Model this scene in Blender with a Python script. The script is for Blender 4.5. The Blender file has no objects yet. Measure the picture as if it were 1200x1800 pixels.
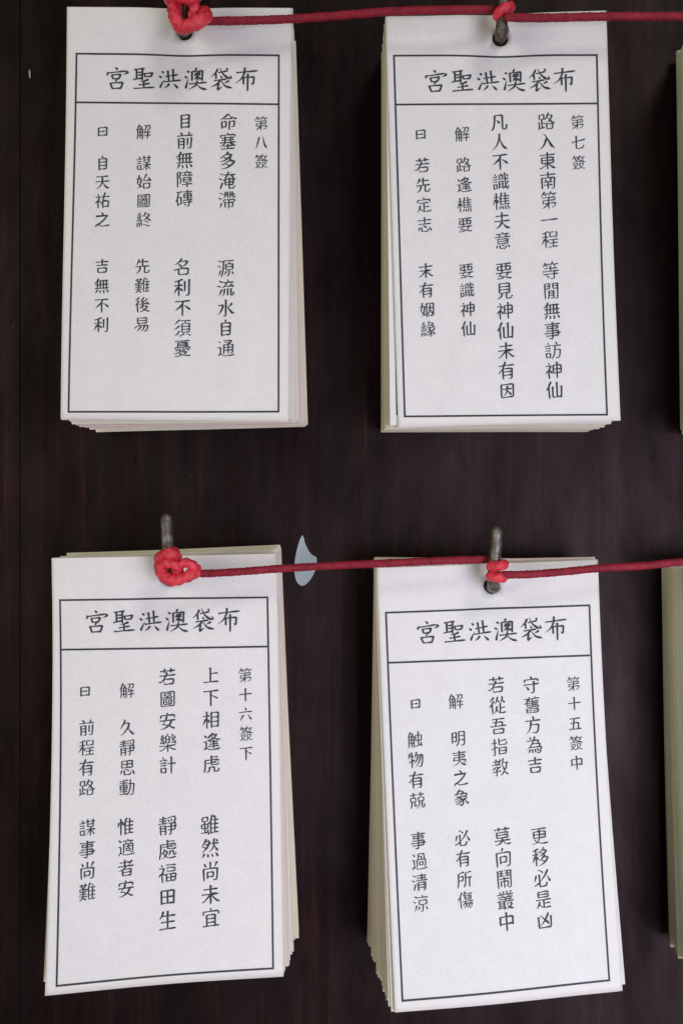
import bpy, bmesh, math, random
import numpy as np
from mathutils import Vector

random.seed(7)
rad = math.radians
scene = bpy.context.scene
col = scene.collection

# ------------------------------------------------------------------ camera
# Board face is the plane y = 0, facing -Y.  Front slips hang 0.30 m from the lens.
DF = 0.300            # lens to the front sheets
DB = 0.328            # lens to the board
PX = 0.0001777        # metres per photo pixel at DF
K = PX / DF
YC = -DB
cam = bpy.data.cameras.new('camera')
cam_o = bpy.data.objects.new('camera', cam); col.objects.link(cam_o)
cam_o.location = (0, YC, 0); cam_o.rotation_euler = (rad(90), 0, 0)
cam.sensor_fit = 'VERTICAL'; cam.angle_y = 2 * math.atan(900 * K)
cam.clip_start = 0.01; cam.clip_end = 50
scene.camera = cam_o

# ------------------------------------------------------------------ light
world = bpy.data.worlds.new('World'); scene.world = world; world.use_nodes = True
bg = world.node_tree.nodes['Background']
bg.inputs['Color'].default_value = (0.80, 0.86, 0.82, 1); bg.inputs['Strength'].default_value = 0.10

def area(name, loc, target, size, power, color):
    l = bpy.data.lights.new(name, 'AREA'); l.shape = 'RECTANGLE'
    l.size, l.size_y = size; l.energy = power; l.color = color
    o = bpy.data.objects.new(name, l); col.objects.link(o)
    o.location = loc
    o.rotation_euler = (Vector(target) - Vector(loc)).to_track_quat('-Z', 'Y').to_euler()
    return o
area('doorway_light', (0.86, -1.45, 1.55), (0, 0, -0.03), (0.60, 0.50), 10.6, (1.0, 0.98, 0.92))
cy = area('front_fill', (0.29, -0.55, -0.19), (0.08, 0, -0.12), (0.36, 0.40), 1.06, (0.81, 0.815, 1.0))  # added fill panel: makes the board's sheen and brightens the lower right
cy.data.spread = rad(95)
area('side_fill', (-1.15, -1.00, 0.15), (0.10, 0, 0), (0.7, 0.9), 8.0, (1.0, 0.98, 0.82))  # added fill from the left, lifts the stacks' left-facing edges
area('under_fill', (0.10, -0.60, -1.30), (0, 0, 0), (1.2, 0.7), 2.2, (1.0, 0.56, 0.48))  # added fill from below, lifts and reddens the sheets' undersides

scene.view_settings.view_transform = 'Standard'
scene.view_settings.look = 'None'
scene.view_settings.gamma = 1.0
scene.view_settings.exposure = 0.03
scene.view_settings.use_curve_mapping = False

# ------------------------------------------------------------------ helpers
def at(px, py, d=DF):
    """Photo pixel at a known distance from the lens -> world point."""
    return Vector(((px - 600) * K * d, YC + d, (900 - py) * K * d))

def tag(o, label=None, cat=None, group=None, kind=None):
    if label: o['label'] = label
    if cat: o['category'] = cat
    if group: o['group'] = group
    if kind: o['kind'] = kind
    return o

def link(name, verts, faces, mat, parent=None, smooth=False, loc=None):
    me = bpy.data.meshes.new(name)
    if loc is not None:
        verts = [Vector(v) - Vector(loc) for v in verts]
    me.from_pydata([tuple(v) for v in verts], [], faces)
    me.materials.append(mat)
    if smooth:
        for p in me.polygons: p.use_smooth = True
    me.update()
    o = bpy.data.objects.new(name, me); col.objects.link(o)
    if parent is not None:
        o.parent = parent
        if loc is None: o.location = -Vector(parent.location)
    elif loc is not None:
        o.location = loc
    return o

def mat(name, base, rough=0.6, spec=0.5, metal=0.0):
    m = bpy.data.materials.new(name); m.use_nodes = True
    b = m.node_tree.nodes['Principled BSDF']
    b.inputs['Base Color'].default_value = (*base, 1)
    b.inputs['Roughness'].default_value = rough
    b.inputs['Specular IOR Level'].default_value = spec
    b.inputs['Metallic'].default_value = metal
    return m, m.node_tree, b

def noise(nt, scale, detail=4, vec=None, rough=0.5):
    n = nt.nodes.new('ShaderNodeTexNoise')
    n.inputs['Scale'].default_value = scale; n.inputs['Detail'].default_value = detail
    n.inputs['Roughness'].default_value = rough
    if vec is not None: nt.links.new(vec, n.inputs['Vector'])
    return n.outputs['Fac']

def ramp(nt, fac, stops):
    r = nt.nodes.new('ShaderNodeValToRGB')
    e = r.color_ramp.elements
    while len(e) < len(stops): e.new(0.5)
    for k, (p, c) in enumerate(stops):
        e[k].position = p; e[k].color = (*c, 1)
    nt.links.new(fac, r.inputs['Fac'])
    return r.outputs['Color']

def coords(nt, scale=(1, 1, 1), kind='Object'):
    t = nt.nodes.new('ShaderNodeTexCoord'); m = nt.nodes.new('ShaderNodeMapping')
    m.inputs['Scale'].default_value = scale
    nt.links.new(t.outputs[kind], m.inputs['Vector'])
    return m.outputs['Vector']

def bump(nt, b, h, strength, dist):
    n = nt.nodes.new('ShaderNodeBump')
    n.inputs['Strength'].default_value = strength; n.inputs['Distance'].default_value = dist
    nt.links.new(h, n.inputs['Height']); nt.links.new(n.outputs['Normal'], b.inputs['Normal'])

def mix(nt, fac, a, b_):
    n = nt.nodes.new('ShaderNodeMix'); n.data_type = 'RGBA'
    nt.links.new(fac, n.inputs['Factor'])
    for sock, v_ in ((n.inputs['A'], a), (n.inputs['B'], b_)):
        if isinstance(v_, tuple): sock.default_value = (*v_, 1)
        else: nt.links.new(v_, sock)
    return n.outputs['Result']

def math_node(nt, op, a, b_=None):
    n = nt.nodes.new('ShaderNodeMath'); n.operation = op
    for k, v_ in enumerate((a, b_)):
        if v_ is None: continue
        if isinstance(v_, (int, float)): n.inputs[k].default_value = v_
        else: nt.links.new(v_, n.inputs[k])
    return n.outputs[0]

# ------------------------------------------------------------------ materials
def paper(name, c, rim):
    """Uncoated paper: fibre mottling, yellower rims, faint ripples."""
    m, nt, b = mat(name, c, 0.80, 0.20)
    v = coords(nt)
    lo = tuple(x * 0.965 for x in c); hi = tuple(min(1, x * 1.02) for x in c)
    base = ramp(nt, noise(nt, 150, 6, v, 0.65), [(0.3, lo), (0.72, hi)])
    grain = ramp(nt, noise(nt, 1700, 3, v, 0.8), [(0.33, (0.91, 0.91, 0.905)), (0.60, (1, 1, 1))])
    n_ = nt.nodes.new('ShaderNodeMix'); n_.data_type = 'RGBA'; n_.blend_type = 'MULTIPLY'; n_.inputs['Factor'].default_value = 1
    nt.links.new(base, n_.inputs['A']); nt.links.new(grain, n_.inputs['B']); base = n_.outputs['Result']
    sep = nt.nodes.new('ShaderNodeSeparateXYZ'); nt.links.new(v, sep.inputs[0])
    ex = math_node(nt, 'ABSOLUTE', math_node(nt, 'ADD', sep.outputs['X'], 0.0014))
    ez = math_node(nt, 'ABSOLUTE', math_node(nt, 'ADD', sep.outputs['Z'], 0.0573))
    edge = math_node(nt, 'MAXIMUM', math_node(nt, 'SUBTRACT', ex, 0.0346), math_node(nt, 'SUBTRACT', ez, 0.0645))
    edge = math_node(nt, 'ADD', edge, math_node(nt, 'MULTIPLY', math_node(nt, 'SUBTRACT', noise(nt, 70, 4, v), 0.5), 0.006))
    r = nt.nodes.new('ShaderNodeMapRange'); r.interpolation_type = 'SMOOTHSTEP'
    r.inputs['From Min'].default_value = -0.0052; r.inputs['From Max'].default_value = -0.0002; r.inputs['To Max'].default_value = 0.5
    nt.links.new(edge, r.inputs['Value'])
    nt.links.new(mix(nt, r.outputs['Result'], base, rim), b.inputs['Base Color'])
    h = math_node(nt, 'ADD', noise(nt, 900, 5, v, 0.7), math_node(nt, 'MULTIPLY', noise(nt, 45, 3, v), 5.0))
    bump(nt, b, h, 0.30, 0.0002)
    return m
M_PAPER = paper('white_paper', (0.775, 0.755, 0.742), (0.75, 0.73, 0.66))
M_SHEET = [paper('cream_paper', (0.70, 0.66, 0.53), (0.66, 0.62, 0.45)), paper('ivory_paper', (0.74, 0.70, 0.64), (0.72, 0.66, 0.54)),
           paper('rosy_cast_paper', (0.72, 0.62, 0.57), (0.70, 0.56, 0.48)), paper('greenish_cast_paper', (0.68, 0.67, 0.53), (0.62, 0.61, 0.44))]  # rosy and greenish: light's colour cast on side edges put into the paper
M_INK, nt, b = mat('printed_ink', (0.040, 0.043, 0.054), 0.6, 0.3)
nt.links.new(ramp(nt, noise(nt, 1500, 3, coords(nt)), [(0.3, (0.028, 0.030, 0.038)), (0.75, (0.062, 0.066, 0.080))]), b.inputs['Base Color'])

M_WOOD, nt, b = mat('dark_lacquered_wood', (0.012, 0.007, 0.006), 0.42, 0.22)
g = noise(nt, 9, 8, coords(nt, (22, 1, 1.1)), 0.62)
g = math_node(nt, 'ADD', g, math_node(nt, 'MULTIPLY', math_node(nt, 'SUBTRACT', noise(nt, 26, 5, coords(nt, (1.6, 1, .45)), .6), .5), .35))
wood = ramp(nt, g, [(0.32, (0.0018, 0.0009, 0.0009)), (0.50, (0.0060, 0.0024, 0.0023)), (0.62, (0.0150, 0.0050, 0.0040)), (0.78, (0.052, 0.0140, 0.0085))])
pores = ramp(nt, noise(nt, 30, 6, coords(nt, (60, 1, 2.2)), 0.7), [(0.36, (0.35, 0.33, 0.33)), (0.56, (1, 1, 1)), (0.70, (1.7, 1.45, 1.35))])
n_ = nt.nodes.new('ShaderNodeMix'); n_.data_type = 'RGBA'; n_.blend_type = 'MULTIPLY'; n_.inputs['Factor'].default_value = 1
nt.links.new(wood, n_.inputs['A']); nt.links.new(pores, n_.inputs['B'])
dust = nt.nodes.new('ShaderNodeTexVoronoi'); dust.inputs['Scale'].default_value = 95
nt.links.new(coords(nt, (1, 1, .8)), dust.inputs['Vector'])
dot = math_node(nt, 'LESS_THAN', dust.outputs['Distance'], 0.022)
dot = math_node(nt, 'MULTIPLY', dot, math_node(nt, 'GREATER_THAN', noise(nt, 60, 3, coords(nt)), 0.52))
nt.links.new(mix(nt, dot, n_.outputs['Result'], (0.07, 0.06, 0.055)), b.inputs['Base Color'])
b.inputs['Specular Tint'].default_value = (1.0, 0.74, 0.72, 1)
g2 = noise(nt, 22, 6, coords(nt, (2.2, 1, 0.7)), 0.65)
g3 = noise(nt, 30, 7, coords(nt, (1.5, 1, 0.6)), 0.7)
rs = nt.nodes.new('ShaderNodeMapRange'); rs.inputs['From Min'].default_value = .3; rs.inputs['From Max'].default_value = .7; rs.inputs['To Min'].default_value = 0.10; rs.inputs['To Max'].default_value = 0.36
nt.links.new(g3, rs.inputs['Value']); nt.links.new(rs.outputs['Result'], b.inputs['Specular IOR Level'])
r = nt.nodes.new('ShaderNodeMapRange'); r.inputs['To Min'].default_value = 0.36; r.inputs['To Max'].default_value = 0.58
nt.links.new(g2, r.inputs['Value']); nt.links.new(r.outputs['Result'], b.inputs['Roughness'])
bump(nt, b, g, 0.12, 0.0008)

M_CORD, nt, b = mat('shaded_waxed_cord', (0.50, 0.012, 0.022), 0.62, 0.3)  # straight runs: shade on the cord put into a darker red
v = coords(nt)
nt.links.new(ramp(nt, noise(nt, 420, 5, v, 0.7), [(0.28, (0.13, 0.005, 0.012)), (0.6, (0.27, 0.010, 0.026)), (0.80, (0.36, 0.036, 0.050))]), b.inputs['Base Color'])
bump(nt, b, noise(nt, 1400, 4, v, 0.7), 0.4, 0.0004)
M_KNOT, nt, b = mat('lit_waxed_cord', (0.72, 0.03, 0.045), 0.42, 0.5)  # same cord in knots and wraps, lit tones and highlights painted in
v = coords(nt)
nt.links.new(ramp(nt, noise(nt, 300, 5, v, 0.7), [(0.28, (0.34, 0.010, 0.020)), (0.52, (0.68, 0.028, 0.052)), (0.76, (0.82, 0.095, 0.12))]), b.inputs['Base Color'])
bump(nt, b, noise(nt, 1100, 4, v, 0.7), 0.5, 0.0005)

M_STEEL, nt, b = mat('worn_steel', (0.16, 0.15, 0.14), 0.42, 0.5, 0.75)
v = coords(nt)
nt.links.new(ramp(nt, noise(nt, 500, 6, v, 0.7), [(0.28, (0.045, 0.026, 0.016)), (0.47, (0.11, 0.085, 0.065)), (0.60, (0.19, 0.19, 0.18)), (0.80, (0.36, 0.37, 0.34))]), b.inputs['Base Color'])
bump(nt, b, noise(nt, 900, 5, v, 0.7), 0.5, 0.0005)
M_BLUE, nt, b = mat('pale_blue_scrap', (0.33, 0.43, 0.48), 0.55, 0.4)
nt.links.new(ramp(nt, noise(nt, 220, 5, coords(nt), 0.6), [(0.3, (0.30, 0.36, 0.38)), (0.7, (0.39, 0.45, 0.46))]), b.inputs['Base Color'])
M_SPECK, nt, b = mat('white_speck', (0.30, 0.31, 0.34), 0.5, 0.4)

# ------------------------------------------------------------------ the board
def box(x0, x1, y0, y1, z0, z1):
    v = [(x, y, z) for x in (x0, x1) for y in (y0, y1) for z in (z0, z1)]
    f = [(0, 1, 3, 2), (4, 6, 7, 5), (0, 4, 5, 1), (2, 3, 7, 6), (0, 2, 6, 4), (1, 5, 7, 3)]
    return v, f
xj = at(37, 0, DB).x
v, f = box(xj, 0.62, 0.0, 0.02, -0.62, 0.62)
board = tag(link('wooden_board', v, f, M_WOOD), 'dark brown lacquered wooden board behind all the hanging slips', 'board')
bm = bmesh.new()
v, f = box(-0.62, xj - 0.00004, -0.0002, 0.02, -0.62, 0.62)
for q in v: bm.verts.new(q)
bm.verts.ensure_lookup_table()
for q in f: bm.faces.new([bm.verts[i] for i in q])
bmesh.ops.bevel(bm, geom=bm.edges[:], offset=0.00035, segments=2, affect='EDGES')
me = bpy.data.meshes.new('stile'); bm.to_mesh(me); bm.free(); me.materials.append(M_WOOD)
st = bpy.data.objects.new('stile', me); col.objects.link(st); st.parent = board

# ------------------------------------------------------------------ tubes
def catmull(P, step):
    P = [Vector(p) for p in P]
    Q = [2 * P[0] - P[1]] + P + [2 * P[-1] - P[-2]]
    out = []
    for i in range(1, len(Q) - 2):
        a, b_, c, d = Q[i - 1:i + 3]
        n = max(2, int((c - b_).length / step))
        for k in range(n):
            t = k / n
            out.append(.5 * (2 * b_ + (c - a) * t + (2 * a - 5 * b_ + 4 * c - d) * t * t + (3 * b_ - a - 3 * c + d) * t ** 3))
    return out + [P[-1]]

def tube(P, r, step=0.0004, seg=20, twist=0.0, ridge=0.0, strands=3, wob=0.0, closed=False, cap=True):
    """Round tube along P; twist/ridge cut helical strands into it."""
    C = catmull(P, step); n = len(C)
    T = [(C[min(i + 1, n - 1)] - C[max(i - 1, 0)]).normalized() for i in range(n)]
    up = Vector((0, 0, 1)) if abs(T[0].z) < 0.8 else Vector((1, 0, 0))
    N = (up - T[0] * up.dot(T[0])).normalized()
    verts, faces, s = [], [], 0.0
    ph = random.uniform(0, 6)
    for i in range(n):
        if i:
            s += (C[i] - C[i - 1]).length
            N = (N - T[i] * N.dot(T[i])).normalized()
        B = T[i].cross(N)
        e = 1.0
        if cap:
            m = min(i, n - 1 - i) * step / r
            if m < 1: e = max(0.05, math.sqrt(max(0, 1 - (1 - m) ** 2)))
        rr0 = r * e * (1 + wob * math.sin(s * 900 + ph) * 0.6 + wob * math.sin(s * 2330 + ph * 2) * 0.4)
        for k in range(seg):
            a = 2 * math.pi * k / seg
            rr = rr0 * (1 + ridge * (abs(math.cos(.5 * strands * (a + twist * s))) - 0.6))
            verts.append(C[i] + (N * math.cos(a) + B * math.sin(a)) * rr)
        if i:
            for k in range(seg):
                k2 = (k + 1) % seg
                faces.append(((i - 1) * seg + k, (i - 1) * seg + k2, i * seg + k2, i * seg + k))
    faces.append(tuple(range(seg))[::-1]); faces.append(tuple((n - 1) * seg + k for k in range(seg)))
    return verts, faces

def join(parts):
    V, F = [], []
    for v, f in parts:
        o = len(V); V += v; F += [tuple(i + o for i in q) for q in f]
    return V, F

# ------------------------------------------------------------------ writing: brush strokes of every character
CHARS = '宮聖洪澳袋布第八簽命塞多淹滯源流水自通目前無障磚名利不須憂解謀始圖終先難後易曰天祐之吉七路入東南一程等閒事訪神仙凡人識樵夫意要見未有因逢若定志末姻緣十六下上相虎雖然尚宜安樂計靜處福田生久思動惟適者五中守舊方為更移必是凶從吾指教莫向鬧叢明夷象所傷触物兢過清涼'
# one list per character of CHARS, one list of x, y, x, y ... per stroke (200 units to the em, y down)
STROKES = [
    [[97,104,88,132],[89,10,96,16,102,32],[24,34,24,69],[24,34,176,34],[176,34,177,69],[159,133,161,176],[43,133,159,133],[43,133,42,176],[42,176,161,176],[55,102,89,103],[57,64,55,102],[57,64,143,64],[143,64,143,103],[104,103,143,103]],
    [[100,123,100,181],[10,182,190,182],[33,69,86,69],[33,21,33,95],[11,96,103,91],[86,21,86,108],[33,45,86,45],[14,21,101,21],[34,151,165,151],[25,122,175,122],[121,29,175,29],[121,29,121,91],[121,91,175,90],[175,32,175,90]],
    [[99,12,99,121],[24,182,54,128,68,121,189,121],[154,149,182,185],[154,11,154,121],[68,57,185,57],[22,19,32,20,59,38],[15,71,47,89],[112,144,100,148,74,180,63,183]],
    [[174,33,175,123],[74,33,174,33],[74,33,73,124],[149,48,140,64,133,68],[132,11,121,16,116,32],[58,141,188,141],[123,126,114,154,103,168,71,182,55,181],[136,87,152,109],[46,124,20,182],[86,78,160,78],[120,80,95,105,85,106],[122,44,122,113],[11,73,19,73,39,85,49,84],[127,143,134,159,152,174,176,183,195,178],[22,18,56,33],[92,47,107,67]],
    [[133,16,146,16,171,30],[13,113,186,113],[108,111,117,136,140,159,178,177,195,172],[74,13,62,15,48,34,46,93],[4,62,18,63,44,45],[66,52,185,42],[179,65,183,75],[183,75,175,89],[109,11,113,40,123,61,142,81,160,89,175,89],[136,149,167,132,184,132],[81,83,95,87,100,96],[100,96,82,126,37,149,20,154,8,151],[61,176,107,168,113,157],[61,142,61,168,54,188]],
    [[15,46,185,46],[137,164,168,160],[169,96,168,160],[13,125,38,103,57,96,169,96],[94,11,85,17,79,39,51,89,52,170],[109,66,109,189]],
    [[99,71,99,189],[57,9,46,16,21,55,8,58],[43,31,99,31],[29,71,166,71],[166,71,166,102],[40,102,166,102],[40,102,36,132],[145,32,158,57],[127,10,104,54],[93,55,104,54],[133,177,164,173],[176,133,164,173],[36,133,176,133],[92,134,73,155,49,172,29,182,15,180],[122,31,187,31],[61,32,69,56]],
    [[73,30,46,138,31,165,14,183],[125,26,131,76,146,128,164,161,182,179,193,181]],
    [[85,45,100,43],[63,143,59,154,41,172,21,184,8,180],[56,162,77,175,88,175],[131,143,129,155,114,173,96,184,84,182],[141,33,152,54,166,59],[122,10,100,41,97,57,39,92,22,98,9,96],[114,31,187,31],[127,163,177,183,186,182],[51,11,40,16,26,43,11,56],[65,83,74,89,126,89,135,80],[97,31,104,59,125,73,177,96,192,92],[38,31,97,31],[55,32,61,51,56,64],[114,139,125,141],[116,111,114,139],[116,111,160,113],[160,113,159,140],[139,141,159,140],[40,139,55,141],[43,111,40,139],[43,111,86,113],[86,113,85,140],[69,141,85,140]],
    [[100,20,45,61,21,71,9,68],[103,21,124,42,157,62,177,71,196,66],[55,56,66,68,132,68,144,55],[140,157,167,154],[168,98,167,154],[115,98,168,98],[115,98,115,189],[33,97,32,174],[33,97,79,97],[79,97,79,152],[32,153,79,152]],
    [[129,47,129,106,136,125,175,150,192,149],[22,30,22,54],[22,30,177,30],[177,30,178,54],[98,10,104,28],[36,86,164,86],[33,61,167,61],[71,47,71,106,64,125,30,150,21,154,9,150],[55,149,145,149],[100,129,100,180],[14,113,187,113],[24,181,177,181]],
    [[141,82,128,84,117,99],[37,133,53,136,64,132,111,103,173,103],[173,103,172,113,148,141,112,162,83,173,22,185],[144,34,139,46,127,58,86,85,30,104,15,98],[110,10,95,14,86,30],[22,57,36,59,79,32,143,32],[84,135,100,136,120,152],[60,61,71,61,92,76]],
    [[56,96,87,87,159,87,191,93],[62,39,188,39],[122,68,124,185],[124,185,179,183],[186,161,179,183],[117,11,82,78,80,146],[20,20,29,21,50,36],[9,75,20,75,43,90],[48,119,46,132,24,176,26,186],[80,146,165,146],[143,40,164,80,165,146],[80,117,165,117]],
    [[84,10,81,57,68,75,58,78],[9,73,19,72,42,87],[179,95,180,114,167,126],[66,96,179,95],[66,96,66,114],[66,114,88,125,167,125],[122,96,122,190],[80,126,80,177],[107,10,107,69],[107,69,137,69],[137,10,137,69],[19,19,29,19,50,34],[46,124,19,183],[140,167,150,173,165,171],[167,126,165,171],[59,39,189,39],[161,11,163,71],[163,71,185,73],[190,59,185,73]],
    [[115,138,104,143,83,174],[165,138,184,173],[75,25,187,25],[75,25,73,114,66,151,53,180,56,193],[137,119,136,182],[112,186,136,182],[100,89,175,89],[137,38,132,60],[47,123,20,182],[15,22,29,19,49,33,60,32],[11,72,43,88],[100,117,130,118],[100,61,100,117],[100,61,175,61],[175,61,175,117],[144,118,175,117]],
    [[120,11,129,40],[65,41,186,41],[111,42,86,84],[70,97,80,86,165,81],[25,18,47,33,54,43],[180,148,187,161,185,179],[159,184,185,179],[157,107,159,184],[86,107,82,157,64,182,55,183],[149,55,182,95],[122,106,122,181],[50,114,53,127,21,182],[6,76,19,74,47,90]],
    [[105,77,161,146,180,159,199,157],[168,53,126,97],[72,184,100,182],[100,12,100,182],[73,67,62,104,40,142,21,161,6,161],[17,67,73,67]],
    [[162,43,162,174],[40,43,162,43],[40,43,40,189],[40,174,162,174],[40,86,162,86],[105,10,96,17,92,42],[40,130,162,130]],
    [[79,93,176,93],[43,156,21,173,16,188],[80,64,132,65],[80,64,79,159],[151,156,175,152],[176,65,175,152],[140,61,176,65],[89,42,103,39,136,51,140,61],[20,22,38,38],[44,90,44,157],[11,89,44,90],[44,158,69,173,96,180,180,179,195,170],[79,123,176,123],[167,25,139,46,127,64,127,158],[74,21,164,21]],
    [[39,75,159,75],[39,122,159,122],[39,28,39,187],[39,28,159,28],[159,28,159,187],[39,170,159,170]],
    [[39,12,57,21,64,30,64,46],[13,46,186,46],[31,78,30,188],[31,78,89,78],[89,78,89,183],[64,184,89,183],[169,70,168,179],[131,177,143,184,168,179],[150,13,134,44],[30,110,89,110],[30,142,89,142],[128,76,128,153]],
    [[81,38,81,132],[117,38,117,132],[50,151,38,156,21,184,8,188],[14,132,185,132],[59,12,50,25,46,48,46,132],[118,153,127,179,122,191],[10,62,21,60,33,47,53,38,179,38],[20,85,180,85],[154,38,154,132],[77,155,78,188],[152,151,164,157,184,188]],
    [[73,156,189,156],[126,11,130,29],[146,32,154,44,149,60],[72,61,189,61],[40,138,64,134],[62,25,46,73,62,100,64,134],[21,23,62,25],[21,23,21,189],[131,132,131,189],[81,30,181,30],[110,30,107,61],[92,107,168,107],[92,129,124,131],[93,84,92,129],[93,84,168,86],[168,86,168,129],[138,131,168,129]],
    [[132,186,154,182],[155,120,154,182],[30,159,67,158],[67,87,67,158],[31,87,67,87],[39,29,28,100,30,180],[85,120,171,118],[163,103,187,126],[136,13,136,118],[96,74,176,74],[12,28,78,28],[82,143,190,143],[99,154,119,172],[24,110,14,121,14,135],[88,30,188,30],[98,96,160,96],[99,52,98,96],[99,52,174,52],[174,52,176,93,171,96]],
    [[7,119,21,126],[161,114,162,175],[22,126,71,113,161,114],[58,175,162,175],[95,11,86,14,70,36,34,62,27,66,12,64],[55,69,64,70,92,92],[154,36,151,48,132,70,104,92,91,96],[77,35,154,36],[90,95,81,111],[58,118,58,175]],
    [[14,34,89,18,103,21],[59,28,59,188],[13,75,103,75],[54,97,46,103,14,151,13,165],[125,35,125,139],[57,105,72,109,84,119,95,129,97,140],[175,15,175,183],[140,185,175,183]],
    [[97,69,46,112,17,129],[18,29,182,29],[112,31,100,61,100,188],[116,79,143,93,179,124,188,125]],
    [[133,25,129,53],[143,166,157,166,183,183,196,183],[71,73,25,109,13,109],[72,129,36,168,21,177,6,174],[60,181,76,184,111,166,124,166],[94,86,176,86],[69,17,61,19,22,50,9,50],[80,24,189,24],[94,116,176,116],[94,57,122,55],[94,57,96,147],[96,147,176,145],[176,57,176,145],[136,55,176,57]],
    [[49,73,152,73],[51,40,49,89],[51,40,149,40],[149,40,152,88],[17,21,182,21],[138,105,150,108,172,128],[53,106,36,125,21,125],[25,90,22,112],[25,90,176,90],[176,90,179,112],[71,104,72,139],[92,99,116,109],[13,156,28,158,71,139,154,143],[59,150,91,167],[17,187,72,179,97,171,170,185,191,179],[49,57,152,57],[141,147,111,168],[96,21,96,38],[134,110,125,123],[78,123,125,123]],
    [[40,32,75,35],[75,35,68,59,57,70,57,180],[128,85,121,92,107,129],[28,100,87,100],[50,10,42,17,26,58,28,130,15,186],[150,86,150,189],[104,146,189,146],[28,139,87,139],[70,184,87,182],[87,64,87,182],[8,71,32,64,87,64],[144,68,153,74,173,71],[179,24,173,71],[104,24,179,24],[137,25,130,53,121,67,109,76,95,75],[119,109,184,109]],
    [[18,101,70,101],[36,11,47,30,60,35],[188,121,146,121,129,129,88,175],[76,174,88,175],[83,121,125,121,143,129,172,165,188,176],[136,93,136,189],[166,11,165,92],[105,91,165,92],[105,11,105,91],[83,34,189,34],[23,129,23,174],[23,129,65,129],[65,129,65,174],[23,174,65,174],[18,75,70,75],[105,63,166,63],[12,47,75,47]],
    [[11,56,70,56],[100,118,99,176],[100,118,173,118],[173,118,174,176],[99,176,174,176],[156,41,186,94],[96,83,175,79],[142,12,129,18,95,83],[43,11,22,114],[22,114,48,133,76,165],[70,57,67,90,55,132,39,163,15,183]],
    [[99,66,99,100],[25,22,23,176],[25,22,177,24],[177,24,177,176],[23,176,177,176],[40,82,160,82],[56,101,91,100],[56,101,57,155],[57,155,143,154],[143,102,143,154],[107,100,143,102],[64,64,92,64],[64,42,64,64],[64,42,135,42],[135,42,136,64],[106,64,136,64],[82,118,94,118],[82,118,83,138],[83,138,115,138],[110,118,116,118,115,138]],
    [[166,36,165,48,143,78,116,100,92,114,79,110],[116,36,166,36],[65,134,73,161,69,173],[60,88,71,121,67,130],[44,137,48,175,44,183],[94,161,108,159,166,183,178,182],[69,44,15,125],[25,118,67,112],[50,13,19,71],[123,11,109,42,80,68],[108,48,125,72,154,99,180,114,194,111],[22,140,16,177,7,184],[21,74,47,72],[112,124,126,121,159,138]],
    [[15,101,185,101],[72,101,68,134,57,157,30,180,22,183,11,180],[58,17,36,68,31,75,19,77],[50,46,170,46],[100,11,100,100],[125,101,125,180],[125,180,177,179],[184,152,177,179]],
    [[11,27,96,27],[34,11,36,48],[36,48,75,47],[75,11,75,47],[10,142,97,142],[115,93,186,93],[111,66,88,83],[16,118,92,118],[117,53,187,53],[156,53,156,175],[149,14,160,39],[115,175,189,175],[136,10,127,16,114,57,115,175],[49,153,88,181],[54,49,54,146],[115,133,186,133],[87,79,85,95],[22,95,85,95],[21,67,22,95],[21,67,86,67],[86,67,90,76],[55,149,22,182,4,181]],
    [[69,99,82,90,167,86],[114,92,107,108,81,133,71,139,59,138],[94,126,121,157,139,167,179,183,195,179],[160,118,156,133,135,156,110,170,71,184,59,179],[105,118,160,118],[124,13,75,61],[64,53,56,58,42,83,42,190],[87,57,132,54,156,36,168,34],[39,90,17,106],[63,12,53,15,15,54],[153,62,183,103],[122,60,88,86]],
    [[88,119,81,136,52,168,38,178,26,177],[68,89,56,115],[4,140,22,140,48,118,171,118],[171,118,168,150,160,181],[124,181,132,186,160,181],[45,55,158,55],[131,118,118,153,86,186],[157,23,158,47],[45,24,157,23],[45,24,46,87],[46,87,157,87],[158,63,157,87]],
    [[32,164,167,164],[167,36,167,182],[33,36,167,36],[33,36,32,183],[32,100,139,100]],
    [[98,31,98,86,81,135,36,175,23,181,9,178],[99,97,139,157,174,179,192,177],[16,93,184,93],[23,31,175,31]],
    [[137,10,129,18,109,99,110,189],[14,49,69,50],[69,50,47,107,47,189],[110,172,176,172],[175,106,176,188],[75,143,114,106,175,106],[48,101,18,119,14,132],[51,94,76,117],[88,50,189,50],[35,13,53,34]],
    [[54,160,75,173,104,179,180,177,192,169],[23,55,155,55,156,60,139,86,104,120,61,151,33,162,21,175,21,189],[84,12,96,18,107,36,103,55]],
    [[28,87,174,87],[44,124,43,177],[44,124,157,124],[157,124,157,177],[43,177,157,177],[15,43,184,43],[100,11,100,87]],
    [[15,95,179,68,187,63],[177,143,170,175],[75,171,104,178,170,175],[75,15,75,171]],
    [[107,122,107,178],[107,178,171,178],[113,49,144,91,178,117],[168,37,146,79,101,116],[132,11,124,16,103,58,93,70,87,71,25,71],[25,23,25,71],[25,23,75,23],[75,23,75,71],[120,35,166,35],[53,71,53,163],[10,182,16,173,85,157],[53,114,79,114,89,121,98,119,111,125,167,125,195,114],[24,99,24,169],[171,122,171,178]],
    [[66,21,91,44,141,133,155,153,182,175,186,191],[97,68,79,119,54,154,24,179,8,178]],
    [[9,176,21,179,42,169,75,146,88,129,164,124],[162,64,164,124],[39,64,162,64],[39,64,38,124],[38,124,85,125,98,133],[100,11,100,189],[16,34,185,34],[110,124,116,137,149,164,176,179,193,175],[38,94,164,94]],
    [[99,115,99,185],[51,146,149,146],[54,114,146,114],[136,186,169,184],[170,71,169,184],[32,70,170,71],[32,70,30,189],[140,83,128,87,117,113],[67,82,79,100,76,109],[15,35,185,35],[100,11,100,69]],
    [[12,98,188,98]],
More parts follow.
